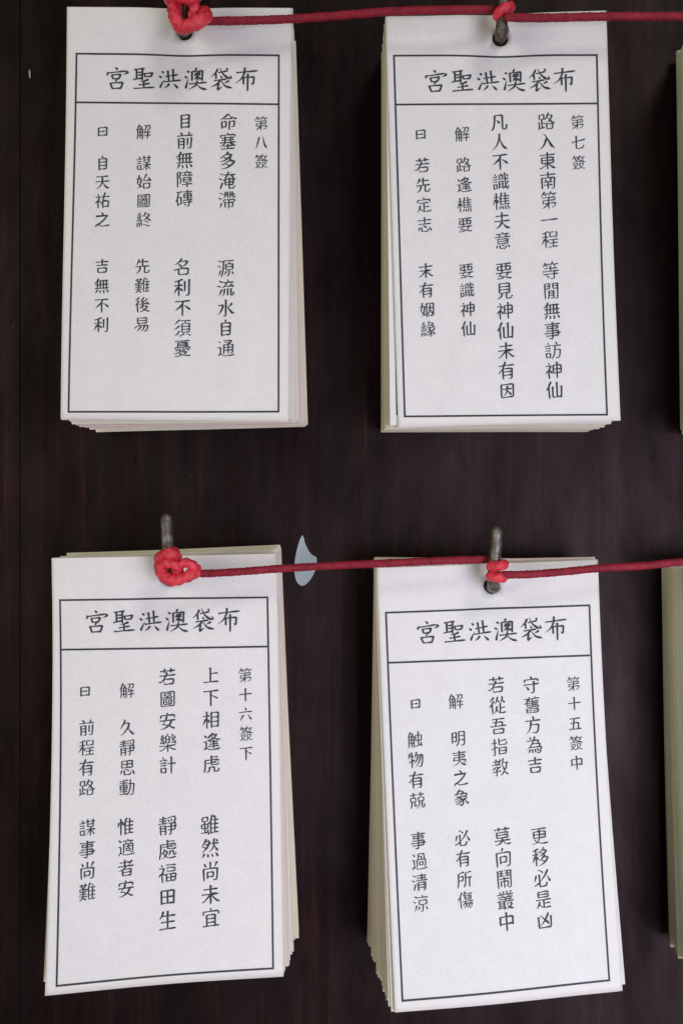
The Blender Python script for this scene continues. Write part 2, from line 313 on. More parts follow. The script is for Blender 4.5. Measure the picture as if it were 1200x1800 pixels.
    [[46,94,36,102,15,140,13,156],[13,71,79,71],[87,104,185,104],[50,27,50,188],[92,140,182,140],[136,104,136,179],[79,180,190,180],[13,34,69,19,85,23],[48,98,61,102,75,117,75,135],[99,24,144,23],[99,24,100,72],[100,72,174,72],[174,23,174,72],[160,23,174,23]],
    [[11,105,189,105],[42,11,27,42,11,56],[56,136,56,150],[56,150,83,174],[131,10,120,15,98,50],[98,50,100,104],[18,136,183,136],[32,74,170,74],[140,106,138,182],[99,177,111,185,138,182],[117,31,187,31],[138,33,147,51,145,62],[54,32,59,58],[38,30,96,31]],
    [[27,24,27,189],[27,24,79,23],[79,23,81,76],[27,78,81,76],[74,125,126,125],[135,177,147,185,172,184],[173,25,172,184],[117,25,173,25],[117,25,118,78],[118,78,173,78],[117,50,173,50],[75,101,72,155,65,176,57,183],[75,101,126,103],[126,103,125,176],[94,171,106,179,125,176],[74,149,126,149],[27,50,81,50]],
    [[30,103,160,103],[160,103,162,156],[11,129,189,129],[100,11,99,186],[58,179,70,186,99,186],[15,30,185,30],[28,156,162,156],[43,78,92,78],[43,54,43,78],[43,54,157,54],[157,54,157,78],[107,78,157,78]],
    [[133,12,139,34,138,50],[11,48,78,48],[120,50,113,130,100,162,79,185],[119,94,173,94],[173,94,171,150,164,179],[126,175,138,183,164,179],[89,50,187,50],[37,11,49,34],[18,75,71,75],[18,100,71,100],[23,128,23,173],[23,128,66,128],[66,128,66,173],[23,173,66,173]],
    [[93,46,93,129],[93,46,177,46],[177,46,178,129],[93,129,178,129],[93,88,178,88],[13,49,68,50],[68,50,45,108,45,189],[46,97,57,102,72,118,72,132],[135,11,135,189],[45,101,18,119,13,132],[38,12,53,34]],
    [[65,11,57,17,39,64,40,189],[36,69,16,89,14,100],[176,57,176,188],[127,15,127,171],[79,172,176,172],[79,58,79,172]],
    [[55,27,54,94,48,132,32,166,15,185],[55,27,139,27],[139,27,142,177],[142,177,180,180],[178,134,186,147,180,180],[79,76,110,114]],
    [[103,67,134,139,165,171,179,179,192,177],[100,12,99,61,73,129,36,171,22,180,5,179]],
    [[69,75,186,75],[18,75,60,75],[18,101,60,101],[12,48,64,48],[165,23,178,54],[152,153,118,184],[145,10,147,92,154,147,164,175,175,181,181,177,185,161,179,146],[128,44,118,50,113,75],[72,36,130,36],[23,174,56,173],[56,129,56,173],[24,128,56,129],[24,128,22,189],[179,98,160,139],[122,99,122,157],[83,98,122,99],[83,98,82,175],[82,157,122,157],[120,160,132,172],[84,45,89,75],[82,128,122,128],[30,11,43,35],[98,13,106,35]],
    [[114,154,117,187],[92,47,187,47],[42,78,52,83,62,100,61,117],[91,60,91,134],[91,134,189,134],[134,14,142,31,140,134],[93,153,73,188],[91,104,182,104],[169,150,185,180,181,193],[105,10,90,51,73,71,71,82],[41,10,41,189],[140,152,150,180,146,189],[13,54,65,54],[39,83,29,91,13,131,13,147],[91,76,181,76]],
    [[30,46,172,46],[99,11,98,108],[17,102,184,102],[96,109,137,161,171,179,194,178],[100,109,68,156,16,183]],
    [[90,140,114,156],[136,29,132,60],[17,61,185,61],[151,146,179,178],[41,150,25,176,14,181],[130,155,138,168],[138,168,132,182],[68,183,132,182],[67,149,68,183],[45,107,156,107],[26,29,174,29],[137,39,150,39],[69,29,64,42,68,60],[99,10,103,28],[46,82,45,99],[46,82,156,85],[156,85,153,131],[47,131,153,131],[45,114,47,131]],
    [[19,184,66,179,96,169],[16,23,183,23],[75,23,75,86,82,104,76,121],[36,157,49,152,65,154,169,183,185,180],[13,123,186,123],[122,23,122,91],[66,124,54,149],[143,124,135,143,115,161],[31,91,71,93],[32,53,31,91],[32,53,168,53],[168,53,168,93],[86,93,168,93]],
    [[72,123,68,147,53,168,21,183,7,178],[44,89,156,89],[44,55,156,55],[120,123,121,182],[121,182,177,182],[185,155,177,182],[44,121,64,122],[44,21,44,121],[44,21,156,22],[156,22,156,121],[79,122,156,121]],
    [[29,48,171,48],[15,97,90,97,113,112,157,156,179,170,192,167],[8,167,21,170,41,157,86,113,109,97,185,97],[100,11,100,189]],
    [[90,11,83,17,60,75,58,189],[15,41,185,41],[58,111,157,111],[12,117,21,115,45,90,64,78,156,78],[156,78,156,183],[124,184,156,183],[58,146,157,146]],
    [[24,23,23,175],[24,23,176,23],[176,23,177,175],[23,175,177,175],[98,100,125,123,150,155],[45,78,155,78],[102,40,97,94,86,124,60,150,44,151]],
    [[60,48,72,50,96,30,154,29,154,33,132,60,109,71,70,84,56,78],[94,38,118,60,149,73,177,81,194,76],[66,146,182,146],[124,83,124,167],[76,122,172,122],[119,12,110,14,103,27],[79,98,167,98],[19,21,43,47,51,50],[45,159,73,175,104,181,179,179,194,169],[43,158,19,177,19,188],[44,93,44,160],[13,93,44,93]],
    [[100,56,90,61,86,78,64,111,58,133,58,175],[13,83,187,83],[64,11,64,57],[2,151,21,152,44,133,66,124,164,124],[164,124,164,175],[58,175,164,175],[15,34,185,34],[136,11,136,57]],
    [[45,77,156,77],[25,37,24,71],[25,37,175,37],[175,37,175,71],[50,137,76,168,108,179,179,181,194,173],[100,77,100,175],[53,103,48,132,31,168,19,182,4,182],[95,8,103,36],[100,124,164,124]],
    [[139,149,147,161],[149,162,141,182],[61,180,141,182],[61,128,61,180],[27,92,174,92],[36,132,19,176],[14,44,185,44],[157,129,179,171,178,181],[100,11,100,92],[76,113,88,112,124,140]],
    [[26,99,90,99,107,107,139,141,169,164,179,169,191,167],[6,167,27,167,61,141,93,107,110,99,174,99],[100,11,100,189],[15,49,185,49]],
    [[11,56,69,56],[69,56,61,108,47,148,23,179,10,181],[104,78,165,78],[179,25,179,173],[90,24,179,25],[90,24,90,189],[90,173,179,173],[134,39,128,114,104,155],[136,101,161,145,159,160],[21,114,46,135,68,160,70,170],[38,10,21,114]],
    [[111,26,165,26],[164,28,157,77],[43,138,48,177],[162,115,169,144,186,179],[118,9,111,14,103,53],[91,61,111,54,160,54],[132,81,113,99,84,111],[81,78,191,78],[65,83,71,112],[21,140,12,184],[54,13,46,18,19,72],[20,74,46,71],[119,98,130,116,141,120],[65,133,76,170],[115,186,141,184],[141,121,145,148,141,184],[141,123,178,102,189,103],[66,43,11,129],[23,118,70,112],[81,136,93,139,130,116],[140,139,103,167,79,174]],
    [[100,11,100,188],[15,90,187,90]],
    [[92,12,106,50],[15,68,185,68],[70,105,20,182],[130,104,180,182]],
    [[14,30,185,30],[96,30,96,189],[96,79,111,81,170,116]],
    [[13,175,186,175],[93,15,93,174],[93,80,173,80]],
    [[102,122,178,122],[50,11,50,189],[13,57,83,57],[102,171,178,171],[102,27,102,187],[102,27,178,27],[178,27,178,186],[102,75,178,75],[44,86,14,141,14,159],[48,92,67,102,79,118,78,129]],
    [[33,56,32,132,16,184],[33,56,175,56],[98,11,100,108],[100,108,171,107],[178,93,171,107],[98,29,171,29],[173,150,181,163,176,179],[131,181,176,179],[130,131,131,181],[80,131,130,131],[80,131,73,167,48,183,37,180],[176,58,165,80],[51,91,154,79]],
    [[130,11,124,16,111,58,111,189],[77,144,88,178,83,192],[10,179,20,174,82,168],[111,133,185,133],[111,175,189,175],[136,19,145,21,155,35,152,174],[114,53,187,53],[82,89,82,129],[20,129,82,129],[20,89,20,129],[20,89,74,89,109,70],[50,60,50,171],[111,93,185,93],[24,59,43,59],[25,21,24,59],[25,21,78,22],[78,22,78,59],[58,59,78,59]],
    [[139,13,139,72,131,94,111,121,93,134,83,135],[144,78,160,111,183,134],[117,154,128,185],[29,84,39,83,59,99],[93,32,86,64,68,96,49,115,25,131,11,128],[53,32,93,32],[149,151,164,157,183,188],[47,151,38,156,20,184,10,187],[52,56,79,71],[103,57,185,57],[156,16,178,40],[62,10,36,54,14,81],[76,155,78,188]],
    [[32,73,32,189],[32,73,169,74],[169,74,168,180],[131,177,142,184,168,180],[70,151,129,150],[129,107,129,150],[71,107,129,107],[71,107,70,167],[32,18,57,54],[100,11,100,73],[178,18,164,21,146,51,134,57]],
    [[57,143,142,143],[141,72,142,179],[57,72,141,72],[57,72,57,179],[57,107,142,107],[14,179,186,179],[95,10,103,38],[25,38,24,70],[25,38,175,38],[175,38,176,70]],
    [[17,93,183,93],[92,12,100,37],[139,94,135,113,113,147,98,150,90,161,50,178,30,182,14,176],[41,130,62,132,113,150,168,179,182,177],[99,56,89,61,79,88,67,98,53,126],[27,38,26,68],[27,38,172,38],[172,38,173,68]],
    [[161,12,139,58],[140,59,162,59],[58,73,64,100,61,109],[25,57,43,57],[62,35,18,106],[9,172,21,175,38,169,76,146,92,131,113,126,187,126],[100,112,100,188],[184,38,178,42,143,97],[12,126,109,130,123,145,165,169,181,175,193,172],[27,98,60,92],[48,12,23,56],[176,77,182,102,178,111],[144,100,179,96],[110,8,99,15,96,33],[81,64,119,64],[89,33,81,33,82,97],[82,97,119,96],[119,34,119,96],[104,33,119,34]],
    [[15,48,93,48],[43,12,56,35],[142,15,142,189],[98,85,187,85],[23,75,85,75],[23,100,85,100],[30,128,29,173],[30,128,80,128],[80,128,79,173],[29,173,79,173]],
    [[111,185,136,184],[136,79,136,184],[94,110,191,110],[134,36,142,63],[26,126,80,126],[26,152,80,152],[58,186,79,181],[80,103,79,181],[28,101,80,103],[28,101,26,190],[100,28,168,18,185,22],[105,79,169,79],[53,11,53,78],[104,142,174,142],[188,36,179,40,168,64,174,84,174,142],[13,32,92,32],[103,41,114,66],[17,54,89,54],[9,79,95,79]],
    [[96,118,93,136,70,169,38,186],[66,118,96,118],[60,132,71,157,99,178,133,183,188,181],[74,99,60,126,36,147],[100,95,169,97,180,85],[98,11,100,95],[32,51,176,51],[32,51,31,124,17,180,20,194],[51,78,154,71],[178,53,171,71,160,76],[184,140,180,160],[161,160,180,160],[157,119,161,160],[124,118,157,119],[124,118,121,144,110,164],[98,26,172,26]],
    [[134,110,134,176],[89,143,179,143],[179,110,179,176],[74,117,89,117,91,110,179,110],[84,24,186,24],[34,14,47,39],[48,106,32,111,14,128,10,138],[89,117,89,176],[89,176,179,176],[68,54,46,111,46,188],[14,52,68,54],[49,98,73,117],[100,60,100,50,171,51],[171,51,171,84],[100,75,100,84,171,84]],
    [[27,99,173,99],[27,170,173,170],[173,29,173,186],[27,29,173,29],[27,29,27,186],[99,29,99,170]],
    [[36,113,169,113],[44,54,177,54],[62,15,53,20,46,46,25,80,14,86],[14,179,186,179],[100,11,100,179]],
    [[80,12,72,17,65,40,39,83,20,104,10,105],[64,48,125,50],[125,50,111,97,62,157,25,181,10,178],[113,103,131,136,150,159,179,180,192,178]],
    [[153,128,179,165,175,181],[43,130,36,136,19,176],[36,61,162,61],[100,24,100,100],[73,120,89,119,121,142],[65,131,65,179],[65,179,138,180],[143,155,138,180],[36,24,36,54],[36,24,162,25],[162,25,161,100],[36,100,161,100],[36,69,36,100]],
    [[15,144,103,144],[15,26,88,18,108,23],[10,48,107,48],[138,14,136,89,130,127,112,167,91,185],[10,182,17,177,103,169],[58,23,58,172],[110,61,180,62],[180,62,172,184],[133,176,145,184,172,184],[20,96,98,96],[20,73,50,71],[20,73,21,121],[21,121,98,121],[98,72,98,121],[66,71,98,72]],
    [[20,49,14,93,5,99],[88,65,66,88],[39,11,39,189],[91,130,179,130],[91,171,187,171],[91,90,179,90],[114,11,104,18,90,57,91,189],[93,50,184,50],[136,14,146,34,140,57,140,171],[56,41,64,61,60,73]],
    [[18,175,19,189],[41,154,18,175],[124,63,124,112],[90,88,159,88],[117,10,125,29],[61,31,187,31],[96,31,102,63],[147,149,155,154,174,150],[175,64,174,150],[75,63,175,64],[75,63,75,157],[104,112,103,137],[104,112,146,113],[146,113,145,137],[103,137,145,137],[7,21,22,21,45,46],[42,154,70,172,97,179,178,178,195,166],[156,32,145,62],[12,93,42,94],[42,94,42,154]],
    [[170,22,122,75],[73,113,155,113],[155,113,157,179],[61,145,157,145],[14,79,186,79],[61,114,61,179],[30,39,138,39,147,44],[61,179,157,179],[87,11,87,75,96,86,93,91,60,114,21,129,11,127]],
    [[38,93,146,93],[146,93,141,173],[89,35,70,173],[14,174,185,174],[27,35,171,35]],
    [[27,119,172,119],[172,51,172,134],[27,51,172,51],[27,51,27,135],[99,11,99,189]],
    [[92,183,128,181],[129,61,128,181],[25,39,24,68],[25,39,174,39],[174,39,175,68],[15,93,185,93],[35,117,46,119,73,154],[87,10,97,15,104,38]],
    [[107,159,168,159],[133,11,133,28],[13,28,187,28],[40,98,167,98],[105,50,107,117],[91,40,105,50],[40,118,182,118],[70,31,61,42,50,45,41,63,40,118],[46,59,175,59],[66,11,66,28],[14,85,30,75,46,79,167,79],[36,140,84,132,99,135],[36,140,34,181],[105,139,165,139],[165,139,168,181],[34,158,92,158],[34,181,168,181]],
    [[101,7,99,17,106,33,100,49],[16,50,185,50],[77,50,70,112,54,151,25,180,8,181],[74,96,158,96],[159,97,154,150,145,182],[91,173,107,182,145,182]],
    [[114,11,107,17,99,43,89,54,81,76,54,112,12,144],[52,121,179,121],[179,121,167,182],[130,179,140,186,167,182],[19,49,148,49],[74,144,79,166,77,182],[43,12,53,17,66,36],[125,137,136,140,145,165],[79,85,163,85],[53,141,28,185],[163,85,157,121],[148,49,143,85],[104,141,113,165,110,177]],
    [[44,133,68,160,112,176,181,183,196,175],[101,26,101,113,91,146,83,158,46,177,25,183,7,178],[38,88,167,88],[15,25,184,25],[38,57,93,55],[38,57,39,120],[39,120,166,120],[167,57,166,120],[109,55,167,57]],
    [[72,52,88,54,115,34,167,35],[167,35,161,50,140,69,101,89,81,92],[150,84,100,129,93,134,76,133],[108,137,124,137,143,153],[137,105,179,105],[181,107,161,142,137,162,89,183,73,180],[145,10,132,14,122,31],[12,72,75,72],[46,26,46,189],[43,93,35,100,14,143,14,159],[46,91,58,97,67,109,70,127],[15,37,22,29,64,18,79,23],[100,58,114,58,129,70]],
    [[41,72,34,79,15,135],[61,20,74,18,113,47],[152,145,146,181],[72,183,146,181],[69,60,72,183],[156,80,183,132,180,146],[174,26,161,30,141,64,110,103,83,128,71,133],[5,167,20,170,68,145]],
    [[102,103,102,177],[102,139,173,139],[50,145,71,168,89,176,129,181,179,181,187,177],[39,49,159,49],[14,103,185,103],[57,119,30,171,20,182,5,182],[157,21,159,41],[39,24,157,21],[39,24,41,76],[41,76,157,76],[159,57,157,76]],
    [[46,36,126,114,145,138,144,151],[25,51,25,175],[25,175,175,175],[175,51,175,175],[152,25,143,29,115,79,89,111,50,146,33,146]],
    [[110,11,103,17,88,59,69,83],[91,104,83,151,62,185],[126,79,130,93,130,178],[130,126,180,126],[66,53,57,57,42,82,42,190],[92,144,111,171,136,182,180,183,194,176],[40,88,14,106,12,119],[167,11,158,14,152,41,128,79],[154,46,181,75],[63,12,51,16,12,54],[98,44,121,66]],
    [[45,131,43,176],[45,131,156,131],[156,131,157,176],[43,176,157,176],[27,21,174,21],[84,22,67,97],[11,98,188,98],[36,57,144,57],[144,57,144,97]],
    [[96,45,164,29,181,32],[175,46,183,61],[183,61,174,79],[96,79,174,79],[96,11,96,79],[11,120,70,104,76,97],[95,143,175,143],[96,111,95,176],[96,111,175,111],[175,111,175,176],[95,176,175,176],[19,185,43,184],[44,11,43,184],[11,55,72,55]],
    [[18,36,75,36,87,45],[103,17,79,65,66,71,55,93],[11,145,95,137,105,132],[180,181,195,178],[148,145,180,181],[141,10,132,18,121,67,105,94],[146,139,125,165,101,182,99,194],[124,74,146,139],[125,52,189,52],[10,68,102,68],[50,11,50,68],[32,185,57,181],[82,99,57,127,57,181],[172,53,163,100,149,133],[36,97,104,96],[38,100,22,116,11,118]],
    [[100,116,98,136,79,164,48,179,15,184],[15,28,185,28],[136,11,136,47],[64,11,64,47],[14,143,187,143],[108,145,119,161,142,175,173,183,193,177],[41,86,161,86],[159,60,161,79],[41,61,159,60],[41,61,43,114],[43,114,159,114],[161,94,159,114]],
    [[28,50,27,189],[28,50,174,50],[174,50,172,180],[136,185,172,180],[103,12,93,17,83,48],[68,143,132,143],[132,90,132,143],[68,90,132,90],[68,90,68,161]],
    [[62,121,61,171],[62,121,137,121],[137,121,137,164],[116,162,124,167,137,164],[96,80,99,184],[47,97,153,97],[42,21,89,21],[131,22,131,68],[107,45,155,45],[105,21,157,21],[105,68,157,68],[139,176,151,184,172,179],[173,14,172,179],[65,22,65,68],[42,68,89,68],[26,14,26,189],[43,45,89,45]],
    [[172,13,161,16,148,34],[166,129,164,141,146,163,129,174,107,183,95,180],[114,129,166,129],[112,131,122,150,149,172,178,184,190,180],[86,110,86,189],[35,129,86,129],[12,108,188,108],[35,109,35,172],[13,40,188,40],[64,47,73,64],[22,67,178,67],[32,87,169,87],[100,68,100,107],[12,175,105,167],[81,11,81,39],[118,11,118,39],[35,149,86,149],[38,12,48,28,49,40],[137,47,130,64]],
    [[23,79,74,79],[23,132,75,132],[75,28,75,132],[24,27,75,28],[24,27,23,155],[136,176,149,184,177,179],[179,24,177,179],[108,23,179,24],[108,23,107,113,102,137,93,161,70,185],[107,121,179,121],[107,71,179,71]],
    [[20,128,39,121,175,121],[29,61,162,63],[162,63,161,91],[35,91,161,91],[35,91,32,121],[99,11,98,118,88,144,70,163,47,175,24,182,7,178],[100,125,114,149,135,168,166,181,191,179],[14,34,185,34],[142,150,168,153],[177,122,168,153]],
    [[83,11,72,14,45,43,39,61,40,88],[40,88,161,87],[161,54,161,87],[13,59,47,54,161,54],[117,28,112,46,91,86],[68,27,117,28],[18,169,31,173,51,166,159,106,171,106],[136,124,170,166,177,171,193,169],[76,91,108,125,118,146,118,162,113,175,100,182,82,183,70,175],[14,114,25,118,43,111,75,92],[21,141,33,143,50,138,95,114]],
    [[114,35,111,136,105,158,89,185],[114,35,174,20,186,24],[114,82,189,82],[161,83,161,188],[27,35,84,21,99,26],[27,35,26,126,16,178,18,192],[27,64,81,64],[81,64,80,111],[27,111,80,111]],
    [[59,114,191,114],[139,178,150,186,168,184],[179,138,168,184],[58,13,38,61,39,189],[79,45,97,52,164,52],[164,52,164,93],[92,93,164,93],[90,54,92,93],[114,139,111,150,88,175,79,182,69,181],[35,68,13,90,12,105],[100,116,93,129,75,146,65,154,54,153],[92,137,179,137],[103,11,93,16,67,60],[90,31,186,31],[151,139,134,169,114,188],[90,73,166,73]],
    [[25,64,86,64],[86,64,86,181],[72,184,86,181],[167,136,186,187],[48,10,27,57,26,144,14,187],[74,34,67,59,57,70,57,184],[40,32,74,34],[142,11,142,169],[100,176,177,166],[27,100,86,100],[27,136,86,136],[107,54,134,53],[107,54,108,115],[108,115,176,114],[176,53,176,114],[150,53,176,53]],
    [[82,96,77,106,16,124,10,132],[51,11,51,189],[22,56,76,56],[26,22,18,72,11,87],[113,12,106,39,82,86],[104,48,182,48],[182,48,179,120,168,182],[136,179,168,182],[159,48,152,86,132,137,109,171,91,181],[130,48,122,79,103,118,86,138,72,138]],
    [[104,36,185,36],[68,111,68,163],[13,36,90,36],[37,111,32,157,15,183],[98,148,69,164],[143,11,143,68],[53,11,53,68],[156,111,157,179],[157,179,185,184],[180,144,188,158,185,184],[127,111,118,165,104,181],[88,180,104,181],[23,109,61,110],[25,69,23,109],[25,69,80,69],[80,69,82,108,76,110],[113,70,136,69],[113,70,114,110],[114,110,175,110],[175,71,175,110],[151,69,175,71]],
    [[17,16,27,18,51,46],[42,158,68,175,93,182,182,180,196,171],[159,21,160,82],[91,21,159,21],[91,21,91,82],[91,48,126,48],[126,48,127,82],[76,82,75,161],[76,82,174,82],[174,82,174,154],[152,157,174,154],[41,157,15,178,15,196],[42,82,42,159],[12,82,42,82],[105,107,104,139],[105,107,145,107],[145,107,144,139],[104,139,144,139]],
    [[122,11,122,77],[58,79,188,79],[79,155,165,155],[79,102,79,189],[79,102,165,103],[165,103,164,185],[137,184,164,185],[65,29,181,29],[70,54,175,54],[7,74,18,73,42,89],[44,115,47,127,23,181],[79,128,165,128],[16,22,28,20,52,38]],
    [[12,72,45,89],[97,183,125,180],[127,112,125,180],[91,132,62,173],[159,133,182,173],[24,17,51,32,56,42],[121,13,128,36],[50,115,52,127,23,183],[68,38,188,38],[84,111,119,111],[84,68,84,111],[84,68,168,68],[168,68,169,111],[135,111,169,111]],
]

GLYPH = {ch: [np.array(q, float).reshape(-1, 2) / 200 for q in S] for ch, S in zip(CHARS, STROKES)}
NARROW = {'曰': (.76, .72), '目': (.72, .9), '自': (.76, .95), '因': (.86, .9), '田': (.86, .84), '圖': (.95, .97), '吉': (.92, .96),
          '若': (.98, 1), '是': (.96, 1), '日': (.7, .9), '中': (.92, 1), '凶': (.92, .9), '十': (.95, .95), '上': (.98, .95)}

def smooth(P):
    if len(P) == 2:
        t = np.linspace(0, 1, 9)[:, None]; return P[0] * (1 - t) + P[1] * t
    Q = np.r_[[2 * P[0] - P[1]], P, [2 * P[-1] - P[-2]]]; out = []
    for i in range(1, len(Q) - 2):
        a, b_, c, d = Q[i - 1:i + 3]
        for t in np.linspace(0, 1, 5, endpoint=False):
            out.append(.5 * (2 * b_ + (c - a) * t + (2 * a - 5 * b_ + 4 * c - d) * t * t + (3 * b_ - a - 3 * c + d) * t ** 3))
    return np.array(out + [P[-1]])

# the six heading characters drawn stroke by stroke: kind, then x, y pairs
# h level, v upright, p tapering to a point, n broadening foot, d drop
HEAD = {
'宮': (216, 256, [('d', 212,104, 252,138), ('v', 116,176, 100,224), ('h', 112,190, 372,154), ('p', 374,158, 392,178, 328,206),
     ('v', 166,214, 186,276), ('h', 168,216, 302,204), ('v', 296,206, 264,272), ('h', 188,271, 276,264), ('p', 238,274, 216,320),
     ('v', 146,328, 178,414), ('h', 148,333, 332,318), ('v', 324,322, 294,406), ('h', 174,409, 308,400)]),
'聖': (590, 250, [('h', 484,132, 638,112), ('v', 522,138, 522,270), ('v', 606,122, 602,284), ('h', 530,176, 590,168), ('h', 530,214, 590,207),
     ('h', 474,276, 612,248), ('v', 630,184, 648,236), ('h', 630,186, 758,174), ('v', 746,178, 728,226), ('h', 646,231, 738,223),
     ('p', 692,266, 640,290, 566,302), ('v', 624,294, 628,388), ('h', 554,350, 712,325), ('h', 484,402, 778,378)]),
'洪': (965, 243, [('d', 880,142, 914,172), ('d', 842,214, 884,242), ('p', 862,388, 880,340, 920,264), ('v', 968,132, 986,288), ('v', 1040,106, 1050,278),
     ('h', 934,222, 1112,190), ('h', 918,299, 1158,268), ('p', 992,322, 970,356, 916,394), ('d', 1052,322, 1118,388)]),
'澳': (179, 237, [('d', 78,132, 118,152), ('d', 48,208, 90,237), ('p', 70,390, 82,330, 108,236), ('p', 222,86, 188,142), ('v', 155,138, 158,278), ('h', 160,141, 314,127),
     ('v', 306,128, 300,278), ('h', 184,195, 280,185), ('v', 236,148, 236,272), ('d', 198,156, 218,182), ('p', 272,150, 250,182),
     ('p', 230,212, 186,258), ('d', 242,212, 284,252), ('h', 118,321, 368,294), ('p', 232,276, 210,340, 106,408), ('n', 222,322, 290,380, 374,397)]),
'袋': (554, 230, [('p', 528,92, 496,152, 426,218), ('v', 500,162, 505,238), ('h', 534,150, 668,120), ('n', 558,76, 596,160, 662,216, 722,236), ('p', 718,232, 704,180),
     ('d', 642,82, 672,102), ('d', 566,198, 590,224), ('h', 474,265, 654,239), ('p', 562,262, 522,310, 426,362), ('v', 540,308, 525,398), ('p', 522,398, 594,348),
     ('p', 688,262, 622,302), ('n', 572,262, 640,342, 740,367)]),
'布': (928, 224, [('h', 792,146, 1094,111), ('p', 914,66, 906,150, 860,236, 776,300), ('v', 896,202, 896,314), ('h', 900,212, 1050,199), ('v', 1044,202, 1036,302),
     ('p', 1040,304, 1000,288), ('v', 958,156, 954,404)]),
}
WIDTH = {'h': ([0, .1, .45, .82, 1], [.066, .05, .046, .080, .044]), 'v': ([0, .1, .5, .9, 1], [.094, .082, .074, .074, .05]),
         'p': ([0, .2, .6, 1], [.078, .086, .056, .008]), 'n': ([0, .3, .76, 1], [.026, .05, .104, .008]), 'd': ([0, .55, .85, 1], [.022, .086, .088, .05])}

def drawn(ch):
    cx, cy, S = HEAD[ch]
    for st in S:
        P = (np.array(st[1:], float).reshape(-1, 2) - (cx, cy)) / 372
        P[:, 1] += P[:, 0] * .016
        yield st[0], P

def round_off(x, y):
    """Brush-hand proportions: characters swell at the middle and narrow to the corners."""
    a = 1 - .34 * np.clip(y, -.5, .5) ** 2 - .05 * np.clip(y, 0, .5); b_ = 1 - .30 * np.clip(x, -.5, .5) ** 2
    return x * a, y * b_

def brush(P, k, kind=None):
    d = P[-1] - P[0]; L = float(np.hypot(*np.diff(P, axis=0).T).sum())
    S = smooth(P); t = np.r_[0, np.cumsum(np.hypot(*np.diff(S, axis=0).T))]; t = t / t[-1]
    I = lambda xs, ys: np.interp(t, xs, ys)
    if kind: w = I(*WIDTH[kind]) / .88 if L < .16 else I(*WIDTH[kind])
    elif d[0] > 0 and abs(d[1]) < .45 * abs(d[0]): w = I([0, .1, .5, .84, 1], [.058, .044, .040, .076, .044])
    elif abs(d[0]) < .28 * abs(d[1]): w = I([0, .1, .5, .9, 1], [.094, .078, .070, .068, .046])
    elif d[0] < 0: w = I([0, .2, .6, 1], [.078, .084, .056, .008])
    elif L > .3: w = I([0, .3, .76, 1], [.026, .05, .104, .008])
    else: w = I([0, .55, .85, 1], [.024, .084, .086, .05])
    w = w * k * (.88 if L < .16 else 1)
    T = np.gradient(S, axis=0); T = T / (np.hypot(*T.T)[:, None] + 1e-9); N = np.c_[-T[:, 1], T[:, 0]]
    return S + N * w[:, None] / 2, S - N * w[:, None] / 2

# ------------------------------------------------------------------ paper slips
HU, HV = 0.52, 0.055           # where the hole is punched
HOLE_R = 0.0026

